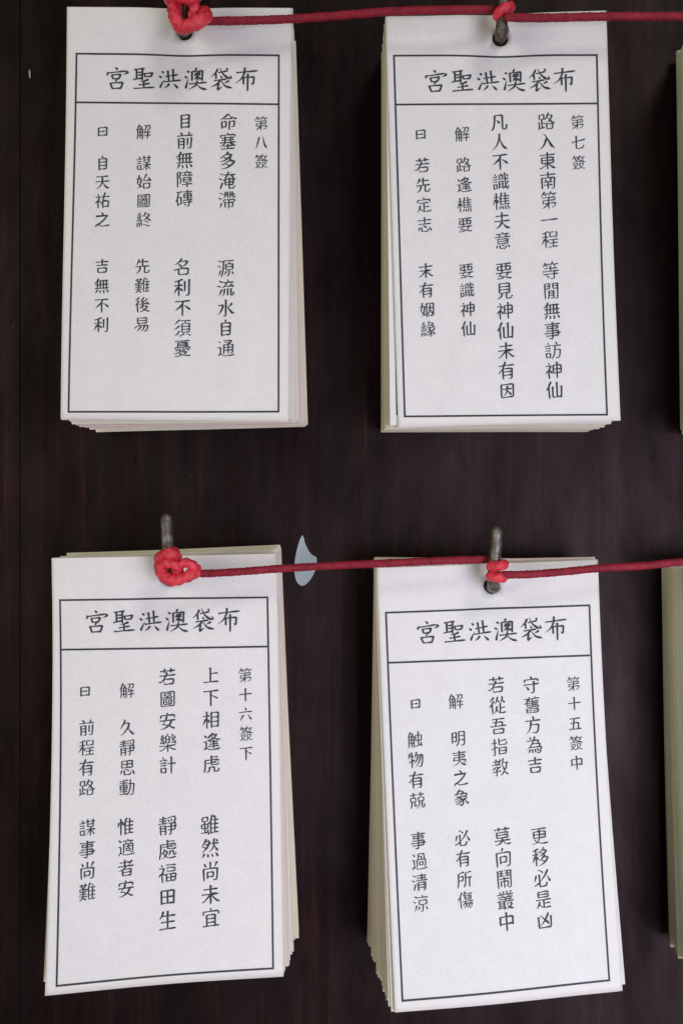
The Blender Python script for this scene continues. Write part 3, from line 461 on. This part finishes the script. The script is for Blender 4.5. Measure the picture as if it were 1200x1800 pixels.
class Sheet:
    """One slip: hole position, turn about the hook, distance and curl."""
    def __init__(s, hole, ang, d, cl, cr, W, H, wave=0.0, thick=0.0001, seed=0):
        s.c = Vector(hole); s.a = rad(ang); s.y = YC + d; s.cl, s.cr, s.W, s.H = cl, cr, W, H
        s.wave = wave; s.thick = thick
        rnd = random.Random(seed); s.ph = rnd.uniform(0, 6)
    def P(s, u, v, off=0.0):
        a = (u - HU) * s.W; b_ = (v - HV) * s.H
        ca, sa = math.cos(s.a), math.sin(s.a)
        vv = max(0, (v - .08) / .92)
        y = s.y - (s.cl * (1 - u) + s.cr * u) * vv ** 1.7
        y -= s.wave * (math.sin(2.2 * u + 4.1 * v + s.ph) * (0.25 + vv) + .55 * math.sin(5.5 * u - 3.3 * v + 2 * s.ph) * vv)
        y += s.wave * 2.2 * math.exp(-((a / .0090) ** 2 + (b_ / .0110) ** 2))
        return Vector((s.c.x + ca * a + sa * b_, y - off, s.c.z + sa * a - ca * b_))
    def px(s, u, v):
        p = s.P(u, v); d = p.y - YC
        return np.array([600 + p.x / (K * d), 900 - p.z / (K * d)])
    def uv(s, x, y):
        q = np.array([.5, .5]); e = 1e-4; t = np.array([x, y], float)
        for _ in range(12):
            f = s.px(*q); J = np.c_[(s.px(q[0] + e, q[1]) - f) / e, (s.px(q[0], q[1] + e) - f) / e]
            q = q + np.linalg.solve(J, t - f)
        return q
    def build(s, name, m, fine=1):
        ru, rv = HOLE_R * 1.5 / s.W, HOLE_R * 1.5 / s.H
        hu = [HU - ru + ru * k / 2 for k in range(5)]; hv = [HV - rv + rv * k / 2 for k in range(5)]
        nu_, nv_, nt_ = 6 * fine, 14 * fine, 2 * fine
        U = [k / nu_ * (HU - ru) for k in range(nu_)] + hu + [HU + ru + (1 - HU - ru) * k / nu_ for k in range(1, nu_ + 1)]
        V = [k / nt_ * (HV - rv) for k in range(nt_)] + hv + [HV + rv + (1 - HV - rv) * (k / nv_) ** 1.4 for k in range(1, nv_ + 1)]
        iu, iv = nu_, nt_
        nu, nv = len(U), len(V)
        skip = {(i, j) for i in range(iu + 1, iu + 4) for j in range(iv + 1, iv + 4)}
        uvs, idx = [], {}
        for i in range(nu):
            for j in range(nv):
                if (i, j) in skip: continue
                idx[i, j] = len(uvs); uvs.append((U[i], V[j]))
        F = []
        for i in range(nu - 1):
            for j in range(nv - 1):
                if iu <= i < iu + 4 and iv <= j < iv + 4: continue
                F.append((idx[i, j], idx[i, j + 1], idx[i + 1, j + 1], idx[i + 1, j]))
        sq = [(iu + k, iv) for k in range(4)] + [(iu + 4, iv + k) for k in range(4)] + [(iu + 4 - k, iv + 4) for k in range(4)] + [(iu, iv + 4 - k) for k in range(4)]
        ring = []
        for (i, j) in sq:
            dx, dz = (U[i] - HU) * s.W, (V[j] - HV) * s.H; l = math.hypot(dx, dz)
            ring.append(len(uvs)); uvs.append((HU + dx / l * HOLE_R / s.W, HV + dz / l * HOLE_R / s.H))
        for k in range(16):
            k2 = (k + 1) % 16
            F.append((idx[sq[k]], ring[k], ring[k2], idx[sq[k2]]))
        bnd = [idx[i, 0] for i in range(nu)] + [idx[nu - 1, j] for j in range(1, nv)] + [idx[i, nv - 1] for i in range(nu - 2, -1, -1)] + [idx[0, j] for j in range(nv - 2, 0, -1)]
        n = len(uvs)
        verts = [s.P(u, v) for u, v in uvs] + [s.P(u, v, -s.thick) for u, v in uvs]
        faces = list(F) + [tuple(i + n for i in q[::-1]) for q in F]
        for L in (bnd, ring[::-1]):
            for k in range(len(L)):
                a, c = L[k], L[(k + 1) % len(L)]
                faces.append((a, c, c + n, a + n))
        return link(name, verts, faces, m, loc=s.P(HU, HV), smooth=False)

INK = 0.00007
def strip(sh, p, q, w, acc, lift=INK):
    """Printed line from uv p to uv q, w metres wide."""
    V, F = acc
    dx, dz = (q[0] - p[0]) * sh.W, (q[1] - p[1]) * sh.H; l = math.hypot(dx, dz)
    nx, nz = -dz / l * w / 2 / sh.W, dx / l * w / 2 / sh.H
    n = 20; o = len(V)
    for i in range(n + 1):
        t = i / n; u, v = p[0] + (q[0] - p[0]) * t, p[1] + (q[1] - p[1]) * t
        V.append(sh.P(u + nx, v + nz, lift)); V.append(sh.P(u - nx, v - nz, lift))
        if i: F.append((o + 2 * i - 2, o + 2 * i - 1, o + 2 * i + 1, o + 2 * i))

def frame(sh, parent, quad, div, wpx=3.3):
    acc = ([], []); w = wpx * PX
    Q = [sh.uv(*p) for p in quad]
    ex = w / 2 / sh.W; ey = w / 2 / sh.H
    for k in range(4):
        p, q = np.array(Q[k]), np.array(Q[(k + 1) % 4])
        e = (q - p); 
        if k in (0, 2): e = np.array([ex * np.sign(e[0]), 0])
        else: e = np.array([0, -ey * np.sign(e[1])])
        strip(sh, p - e, q + e, w, acc, INK + k % 2 * 4e-6)
    if div: strip(sh, sh.uv(*div[0]), sh.uv(*div[1]), w, acc, INK + 8e-6)
    return link('printed_border', acc[0], acc[1], M_INK, parent)

def write(sh, parent, name, runs):
    """runs: (text, first centre px, last centre px, size px)."""
    V, F = [], []; m = 0
    for text, p0, p1, size in runs:
        n = len(text)
        for k, ch in enumerate(text):
            t = k / (n - 1) if n > 1 else 0
            c = sh.uv(p0[0] + (p1[0] - p0[0]) * t, p0[1] + (p1[1] - p0[1]) * t)
            em = size * (1.10 if name == 'heading' else 1.05) * PX; G = GLYPH[ch]; sx, sy = NARROW.get(ch, (1, 1))
            kk = 1.32 if len(G) < 9 else (1.20 if len(G) < 14 else 1.04)
            if name == 'heading':
                todo = [(k_, P, 1.0) for k_, P in drawn(ch)]
            else:
                todo = []
                for P in G:
                    x, y = round_off((P[:, 0] - .5) * .98 * sx, (P[:, 1] - .5) * sy)
                    todo.append((None, np.c_[x, y - x * .09], kk))
            for k_, P, wk in todo:
                A, B = brush(P, wk, k_)
                m += 1; lift = INK + (m % 24) * 1.5e-6; o = len(V)
                for i in range(len(A)):
                    for a in (A[i], B[i]):
                        V.append(sh.P(c[0] + a[0] * em / sh.W, c[1] + a[1] * em / sh.H, lift))
                    if i: F.append((o + 2 * i - 2, o + 2 * i - 1, o + 2 * i + 1, o + 2 * i))
    return link(name, V, F, M_INK, parent)

def interp(t, keys):
    return float(np.interp(t, [k for k, _ in keys], [v for _, v in keys]))

# hook axis (photo pixel of the hole in the front sheet), turn of the sheets from front (0) to back (1),
# curl at the lower left / lower right of the front and the back sheet
STACKS = {
    'eight': dict(hole=(323, 53), W=395, H=727, n=40, ang=[(0, -.42), (.05, -.30), (.13, .25), (.25, .90), (.6, 1.25), (1, 1.75)],
                  cl=(.0030, .0002), cr=(.0030, .0003), where='upper-left stack'),
    'seven': dict(hole=(880, 64), W=388, H=722, n=40, ang=[(0, 1.75), (.05, .55), (.12, .35), (.5, .15), (1, -.05)],
                  cl=(.0018, .0002), cr=(.0014, .0002), where='upper stack under the second hook'),
    'sixteen': dict(hole=(297, 1017), W=395, H=727, n=40, ang=[(0, 1.15), (.08, 1.3), (.3, 1.7), (.55, 2.0), (.72, 2.2), (1, 2.5)],
                    cl=(.0150, .0010), cr=(.0062, .0004), where='lower-left stack'),
    'fifteen': dict(hole=(865, 1031), W=389, H=730, n=40, ang=[(0, 2.1), (.10, 1.5), (.3, .6), (.6, .1), (.8, -.6), (1, -1.0)],
                    cl=(.0185, .0022), cr=(.0095, .0008), where='lower stack beside the pale blue scrap'),
    'upper_edge': dict(hole=(1440, 66), W=389, H=722, n=26, ang=[(0, .2), (1, .75)], cl=(.002, .0003), cr=(.002, .0003), where=''),
    'lower_edge': dict(hole=(1414, 1036), W=389, H=722, n=26, ang=[(0, 1.4), (.5, 1.1), (1, .75)], cl=(.012, .0010), cr=(.008, .0006), where=''),
}
SPECIAL = {   # sheets of a stack that show on their own
    ('seven', 1): (0.62, 'slip just under slip seven, its left edge and border line peeking out'),
    ('fifteen', 4): (3.05, 'slip under slip fifteen poking out at its lower right'),
    ('sixteen', 9): (-.30, 'slip under slip sixteen poking out at its lower left'),
}
FRONT_LABEL = {
    'eight': 'topmost fortune slip numbered eight, hanging from the big upper red knot',
    'seven': 'topmost fortune slip numbered seven, hung on the upper hook with one cord wrap',
    'sixteen': 'topmost fortune slip numbered sixteen, hung under the lower round red knot',
    'fifteen': 'topmost fortune slip numbered fifteen, tilted below the double cord wrap',
    'upper_edge': 'topmost slip of the stack cut off at the upper right edge',
    'lower_edge': 'topmost slip of the stack cut off at the lower right edge',
}
UNDER = {
    'eight': 'cream slip in the stack under the slip numbered eight',
    'seven': 'cream slip in the stack under the slip numbered seven',
    'sixteen': 'cream slip in the stack under the slip numbered sixteen',
    'fifteen': 'cream slip in the stack under the slip numbered fifteen',
    'upper_edge': 'cream slip in the stack cut off at the upper right edge',
    'lower_edge': 'cream slip in the stack cut off at the lower right edge',
}
FRONT, OBJ = {}, {}
BACK_D = DB - 0.0025
for si, (key, S) in enumerate(STACKS.items()):
    hole = at(*S['hole']); n = S['n']; rnd = random.Random(100 + si)
    W0, H0 = S['W'] * PX, S['H'] * PX
    run = 0
    for i in range(n):
        t = i / (n - 1)
        ang = interp(t, S['ang']) + (0 if i == 0 else rnd.gauss(0, .05 if key in ('eight', 'seven') else .20))
        label = UNDER[key]
        if (key, i) in SPECIAL: ang, label = SPECIAL[key, i]
        d = DF + (BACK_D - DF) * t
        fall = (1 - t) ** 1.15
        cl = S['cl'][1] + (S['cl'][0] - S['cl'][1]) * fall; cr = S['cr'][1] + (S['cr'][0] - S['cr'][1]) * fall
        off = Vector((0, 0, 0)) if i == 0 else Vector((rnd.gauss(0, .00022), 0, rnd.gauss(0, .00025 if key in ('eight', 'seven') else .0006)))
        sh = Sheet(hole + off, ang, d, cl, cr, W0 * (1 if i == 0 else rnd.uniform(.996, 1.002)), H0 * (1 if i == 0 else rnd.uniform(.996, 1.002)),
                   wave=.0007, thick=0.00022 if i < 4 else (BACK_D - DF) / (n - 1) * .90, seed=si)
        if run <= 0: run = rnd.choice((1, 2, 3, 5)); mm = rnd.choice((1, 2, 1, 0, 1, 2) if key in ('eight', 'sixteen') else (0, 3, 0, 3, 1, 2))  # painted side casts: mostly rosy for the left stacks, greenish for the others
        run -= 1
        m = M_PAPER if i == 0 else M_SHEET[mm]
        if i in (1, 2, 3): m = M_SHEET[1]
        if (key, i) in SPECIAL: m = M_PAPER
        o = sh.build('paper_slip', m, 5 if i == 0 or (key, i) == ('seven', 1) else 2)
        if i == 0:
            nf = len(o.data.vertices) // 2
            for pl in o.data.polygons: pl.use_smooth = all(q < nf for q in pl.vertices)
        if i == 0:
            FRONT[key] = sh; OBJ[key] = o
            tag(o, FRONT_LABEL[key], 'paper slip')
        else:
            tag(o, label, 'paper slip', 'slips stacked under the top slips')
            if key == 'seven' and i == 1:
                sec, seco = sh, o

# second slip of the stack numbered seven: its border shows at the left
uq = [FRONT['seven'].uv(*p) for p in ((692, 98), (1048, 97), (1066, 729), (711, 732))]
frame(sec, seco, [sec.px(*q) for q in uq], None)

# ------------------------------------------------------------------ print on the four top slips
PRINT = {
    'eight': dict(quad=((135, 94.5), (490, 97.5), (489.5, 723.5), (121, 724)), div=((133, 180), (490, 183.5)),
        head=((203, 137), (432, 138)),
        cols=[('slip_number', [('第八簽', (459, 217), (459, 284), 26)]),
              ('verse', [('命塞多淹滯', (401, 214), (399, 352), 32), ('源流水自通', (397, 471), (397, 612), 32)]),
              ('verse', [('目前無障磚', (326, 213), (324, 349), 32), ('名利不須憂', (321, 470), (321, 612), 32)]),
              ('explanation', [('解', (253, 232), (253, 232), 28), ('謀始圖終', (253, 287), (253, 386), 28), ('先難後易', (251, 468), (250, 570), 28)]),
              ('explanation', [('曰', (181, 231), (181, 231), 28), ('自天祐之', (181, 287), (180, 386), 28), ('吉無不利', (180, 468), (179, 571), 28)])]),
    'seven': dict(quad=((692, 98), (1048, 97), (1066, 729), (711, 732)), div=((695, 184), (1049, 182)),
        head=((762, 142), (990, 139)),
        cols=[('slip_number', [('第七簽', (1014, 215), (1016, 286), 26)]),
              ('verse', [('路入東南第一程', (959, 214), (966, 421), 32), ('等閒無事訪神仙', (967, 476), (974, 686), 32)]),
              ('verse', [('凡人不識樵夫意', (876, 215), (883, 423), 32), ('要見神仙未有因', (885, 476), (891, 687), 32)]),
              ('explanation', [('解', (812, 236), (812, 236), 28), ('路逢樵要', (814, 290), (817, 395), 28), ('要識神仙', (819, 476), (823, 578), 28)]),
              ('explanation', [('曰', (739, 236), (739, 236), 28), ('若先定志', (742, 291), (746, 395), 28), ('末有姻緣', (748, 476), (752, 579), 28)])]),
    'sixteen': dict(quad=((106, 1055), (470, 1050), (480, 1702), (100, 1733)), div=((108, 1142), (470, 1136.5)),
        head=((167, 1092), (401, 1088)),
        cols=[('slip_number', [('第十六簽下', (431, 1187), (433, 1324), 26)]),
              ('verse', [('上下相逢虎', (371, 1187), (372, 1343), 32), ('雖然尚未宜', (369, 1450), (371, 1613), 34)]),
              ('verse', [('若圖安樂計', (295, 1190), (295, 1345), 32), ('靜處福田生', (295, 1451), (295, 1618), 34)]),
              ('explanation', [('解', (224, 1214), (224, 1214), 28), ('久靜思動', (224, 1279), (224, 1384), 29), ('惟適者安', (222, 1453), (222, 1562), 30)]),
              ('explanation', [('曰', (150, 1215), (150, 1215), 28), ('前程有路', (153, 1279), (153, 1385), 29), ('謀事尚難', (154, 1455), (154, 1568), 30)])]),
    'fifteen': dict(quad=((678, 1077), (1035, 1064), (1070, 1723), (707, 1759)), div=((682, 1165), (1036, 1152)),
        head=((748, 1111), (975, 1103)),
        cols=[('slip_number', [('第十五簽中', (1007, 1202), (1013, 1341), 26)]),
              ('verse', [('守舊方為吉', (933, 1204), (940, 1345), 31), ('更移必是凶', (947, 1469), (957, 1618), 31)]),
              ('verse', [('若從吾指教', (872, 1204), (879, 1349), 31), ('莫向鬧叢中', (882, 1470), (890, 1620), 32)]),
              ('explanation', [('解', (801, 1233), (801, 1233), 28), ('明夷之象', (805, 1298), (811, 1402), 28), ('必有所傷', (812, 1473), (818, 1582), 28)]),
              ('explanation', [('曰', (730, 1237), (730, 1237), 27), ('触物有兢', (729, 1300), (733, 1407), 29), ('事過清涼', (735, 1477), (739, 1588), 29)])]),
}
for key, p in PRINT.items():
    sh, o = FRONT[key], OBJ[key]
    frame(sh, o, p['quad'], p['div'])
    write(sh, o, 'heading', [('宮聖洪澳袋布', p['head'][0], p['head'][1], 42)])
    for name, runs in p['cols']:
        write(sh, o, name, runs)

# ------------------------------------------------------------------ steel hooks
DU = 0.2905                     # distance of the upright part of a hook
ROD = 0.00180
def hook(hole, tip, bend, label):
    c = at(*hole)
    base = Vector((c.x, 0.004, c.z)); near = Vector((c.x, YC + 0.2965, c.z))
    elbow = at(bend[0], bend[1], DU + .0008); up = at(tip[0], tip[1], DU)
    mid = elbow.lerp(up, .3); v, f = tube([base, base.lerp(near, .5), near, elbow, mid, elbow.lerp(up, .7), up], ROD, wob=.025, seg=24)
    o = link('metal_hook', v, f, M_STEEL, smooth=True, loc=base)
    return tag(o, label, 'hook', 'steel hooks holding the slips')
hook((323, 53), (331, -70), (324, 52), 'steel hook buried in the big upper red knot')
hook((880, 64), (889, -60), (880, 62), 'steel hook above slip seven with a single red wrap')
hook((297, 1017), (292, 903), (297, 1010), 'short grey steel hook rising out of the lower round knot')
hook((865, 1031), (874, 924), (866, 1022), 'steel hook above slip fifteen with two red wraps')
hook((1440, 66), (1448, -50), (1440, 60), 'steel hook of the stack beyond the upper right edge')
hook((1414, 1036), (1420, 940), (1414, 1026), 'steel hook of the stack beyond the lower right edge')

# ------------------------------------------------------------------ red cords
R = 0.00122
KW = dict(twist=1150.0, ridge=.13, strands=3, wob=.05)
def wraps(cx, cy, rows, d, tilt=0.0, r=.00150, ring=.00195):
    """Turns of cord round the upright part of a hook."""
    parts = []
    for k, yy in enumerate(rows):
        c = at(cx[k], yy, d); pts = []
        for j in range(14):
            a = math.pi * 2 * j / 12 + 0.6
            pts.append(c + Vector((math.cos(a) * ring, math.sin(a) * ring, math.cos(a) * tilt[k])))
        parts.append(tube(pts, r, step=.0003, ridge=.22, twist=900, strands=3, wob=.04, cap=False))
    return join(parts)

top = [at(352, 36, .2905), at(372, 37, .291), at(440, 36, .2925), at(515, 33, .2935), at(600, 27, .2935), at(690, 20, .2925), at(780, 17.5, .2915), at(862, 17, .2935), at(884, 19, .2950)]
top2 = [at(886, 27, .2885), at(899, 30.5, .2892), at(950, 31.5, .2915), at(1065, 29, .2925), at(1200, 28, .2925), at(1320, 24, .292), at(1436, 20, .293)]
v, f = join([tube(top, R, **KW), tube(top2, R, **KW)])
cord = tag(link('red_cord', v, f, M_CORD, smooth=True, loc=top[0]), 'upper red waxed cord strung between the upper hooks', 'cord')
def px_path(L): return [at(*p) for p in L]
KN = dict(step=.0003, ridge=.24, twist=900.0, strands=3, wob=.06)
v, f = join([
    tube(px_path([(301, 4, .295), (300, -8, .289), (314, -7, .2845), (333, -4, .2845), (346, -9, .288), (345, -14, .294)]), .00185, **KN),
    tube(px_path([(318, -12, .290), (308, 4, .2880), (308, 20, .2868), (311, 38, .2866), (321, 49, .2875), (333, 48, .288)]), .00190, **KN),
    tube(px_path([(314, 49, .2885), (332, 46, .2848), (349, 38, .2842), (361, 29, .2862), (357, 23, .290), (345, 32, .291)]), .00195, **KN),
    tube(px_path([(338, -4, .2880), (341, 10, .2868), (341, 24, .2875), (334, 36, .289)]), .00165, **KN),
    tube(px_path([(302, 12, .2915), (306, 30, .2905), (316, 46, .2905), (330, 50, .2910)]), .0016, **KN),
    tube(px_path([(312, 44, .292), (325, 40, .2935), (340, 38, .2925), (357, 36, .2905)]), .0015, **KN)])
link('knot', v, f, M_KNOT, cord, smooth=True)
v, f = wraps([885], [20], [20], .2905, tilt=[.0011])
v, f = join([(v, f), tube(px_path([(868, 19, .2935), (866, 26, .2895), (878, 30, .2872), (896, 25, .2880), (902, 15, .2905)]), .0013, **KN)]) if False else (v, f)
link('wrap', v, f, M_KNOT, cord, smooth=True)
v, f = wraps([1444], [20], [20], .2905, tilt=[.0005])
link('wrap', v, f, M_KNOT, cord, smooth=True)

bot = [at(340, 1006, .2905), at(362, 1008, .2912), at(420, 1005, .2915), at(500, 999, .2925), at(590, 994, .2925), at(690, 989.5, .292), at(790, 985, .2925), at(866, 983, .2945)]
bot2 = [at(876, 1011, .2885), at(892, 1010.5, .2892), at(930, 1009.5, .2905), at(990, 1005, .2915), at(1050, 999, .2925), at(1130, 994.5, .2925), at(1200, 988, .2925), at(1310, 986, .2925), at(1412, 986, .2935)]
v, f = join([tube(bot, R * .97, **KW), tube(bot2, R * .97, **KW)])
cord2 = tag(link('red_cord', v, f, M_CORD, smooth=True, loc=bot[0]), 'lower red waxed cord strung past the pale blue scrap', 'cord')
v, f = join([
    tube(px_path([(285, 992, .2945), (283, 981, .289), (294, 975, .2858), (306, 976, .2862), (312, 984, .2905)]), .00180, **KN),
    tube(px_path([(304, 966, .2925), (308, 973, .2885), (306, 986, .2865)]), .0014, **KN),
    tube(px_path([(283, 984, .290), (282, 1000, .2868), (288, 1013, .2860), (302, 1020, .2858), (319, 1017, .2860), (336, 1010, .2868), (350, 1001, .2888)]), .00175, **KN),
    tube(px_path([(306, 1010, .2885), (314, 997, .2866), (326, 989, .2862), (339, 994, .2872), (351, 1004, .2895)]), .00140, **KN),
    tube(px_path([(284, 994, .2885), (296, 990, .2855), (308, 993, .2856), (314, 1003, .2868), (306, 1012, .2872)]), .00150, **KN),
])
link('knot', v, f, M_KNOT, cord2, smooth=True)
v, f = wraps([874, 872.5], [994, 1014], [994, 1014], .2905, tilt=[.0003, -.0002])
link('wrap', v, f, M_KNOT, cord2, smooth=True)
v, f = wraps([1418], [986], [986], .2905, tilt=[.0004])
link('wrap', v, f, M_KNOT, cord2, smooth=True)

# ------------------------------------------------------------------ scrap and speck on the board
def flat(name, outline, m, label, cat, th=.00025):
    P = [at(x, y, DB - .0004) for x, y in outline]
    C = catmull(P + [P[0]], .0003)[:-1]
    n = len(C)
    V = list(C) + [p + Vector((0, th, 0)) for p in C]
    F = [tuple(range(n)), tuple(range(2 * n - 1, n - 1, -1))] + [((i + 1) % n, i, i + n, (i + 1) % n + n) for i in range(n)]
    return tag(link(name, V, F, m, loc=P[0]), label, cat)
flat('sticker_scrap', [(531, 940.5), (534, 946), (536, 955), (543, 969), (549, 976), (555, 979), (556.5, 986), (555, 999), (550, 1011), (543, 1022), (533, 1029.5), (525, 1027), (519, 1016), (517.5, 998), (519, 980), (523, 962), (527.5, 948)],
     M_BLUE, 'small pale blue drop-shaped scrap stuck on the dark board', 'sticker')
flat('highlight_speck', [(51.5, 122), (53.5, 124), (54.2, 130), (53.8, 136), (52.4, 137.5), (51.2, 131)], M_SPECK, 'tiny white highlight speck on the board near the upper left corner', 'speck')  # small highlight on the board, shaped as a flat pale chip
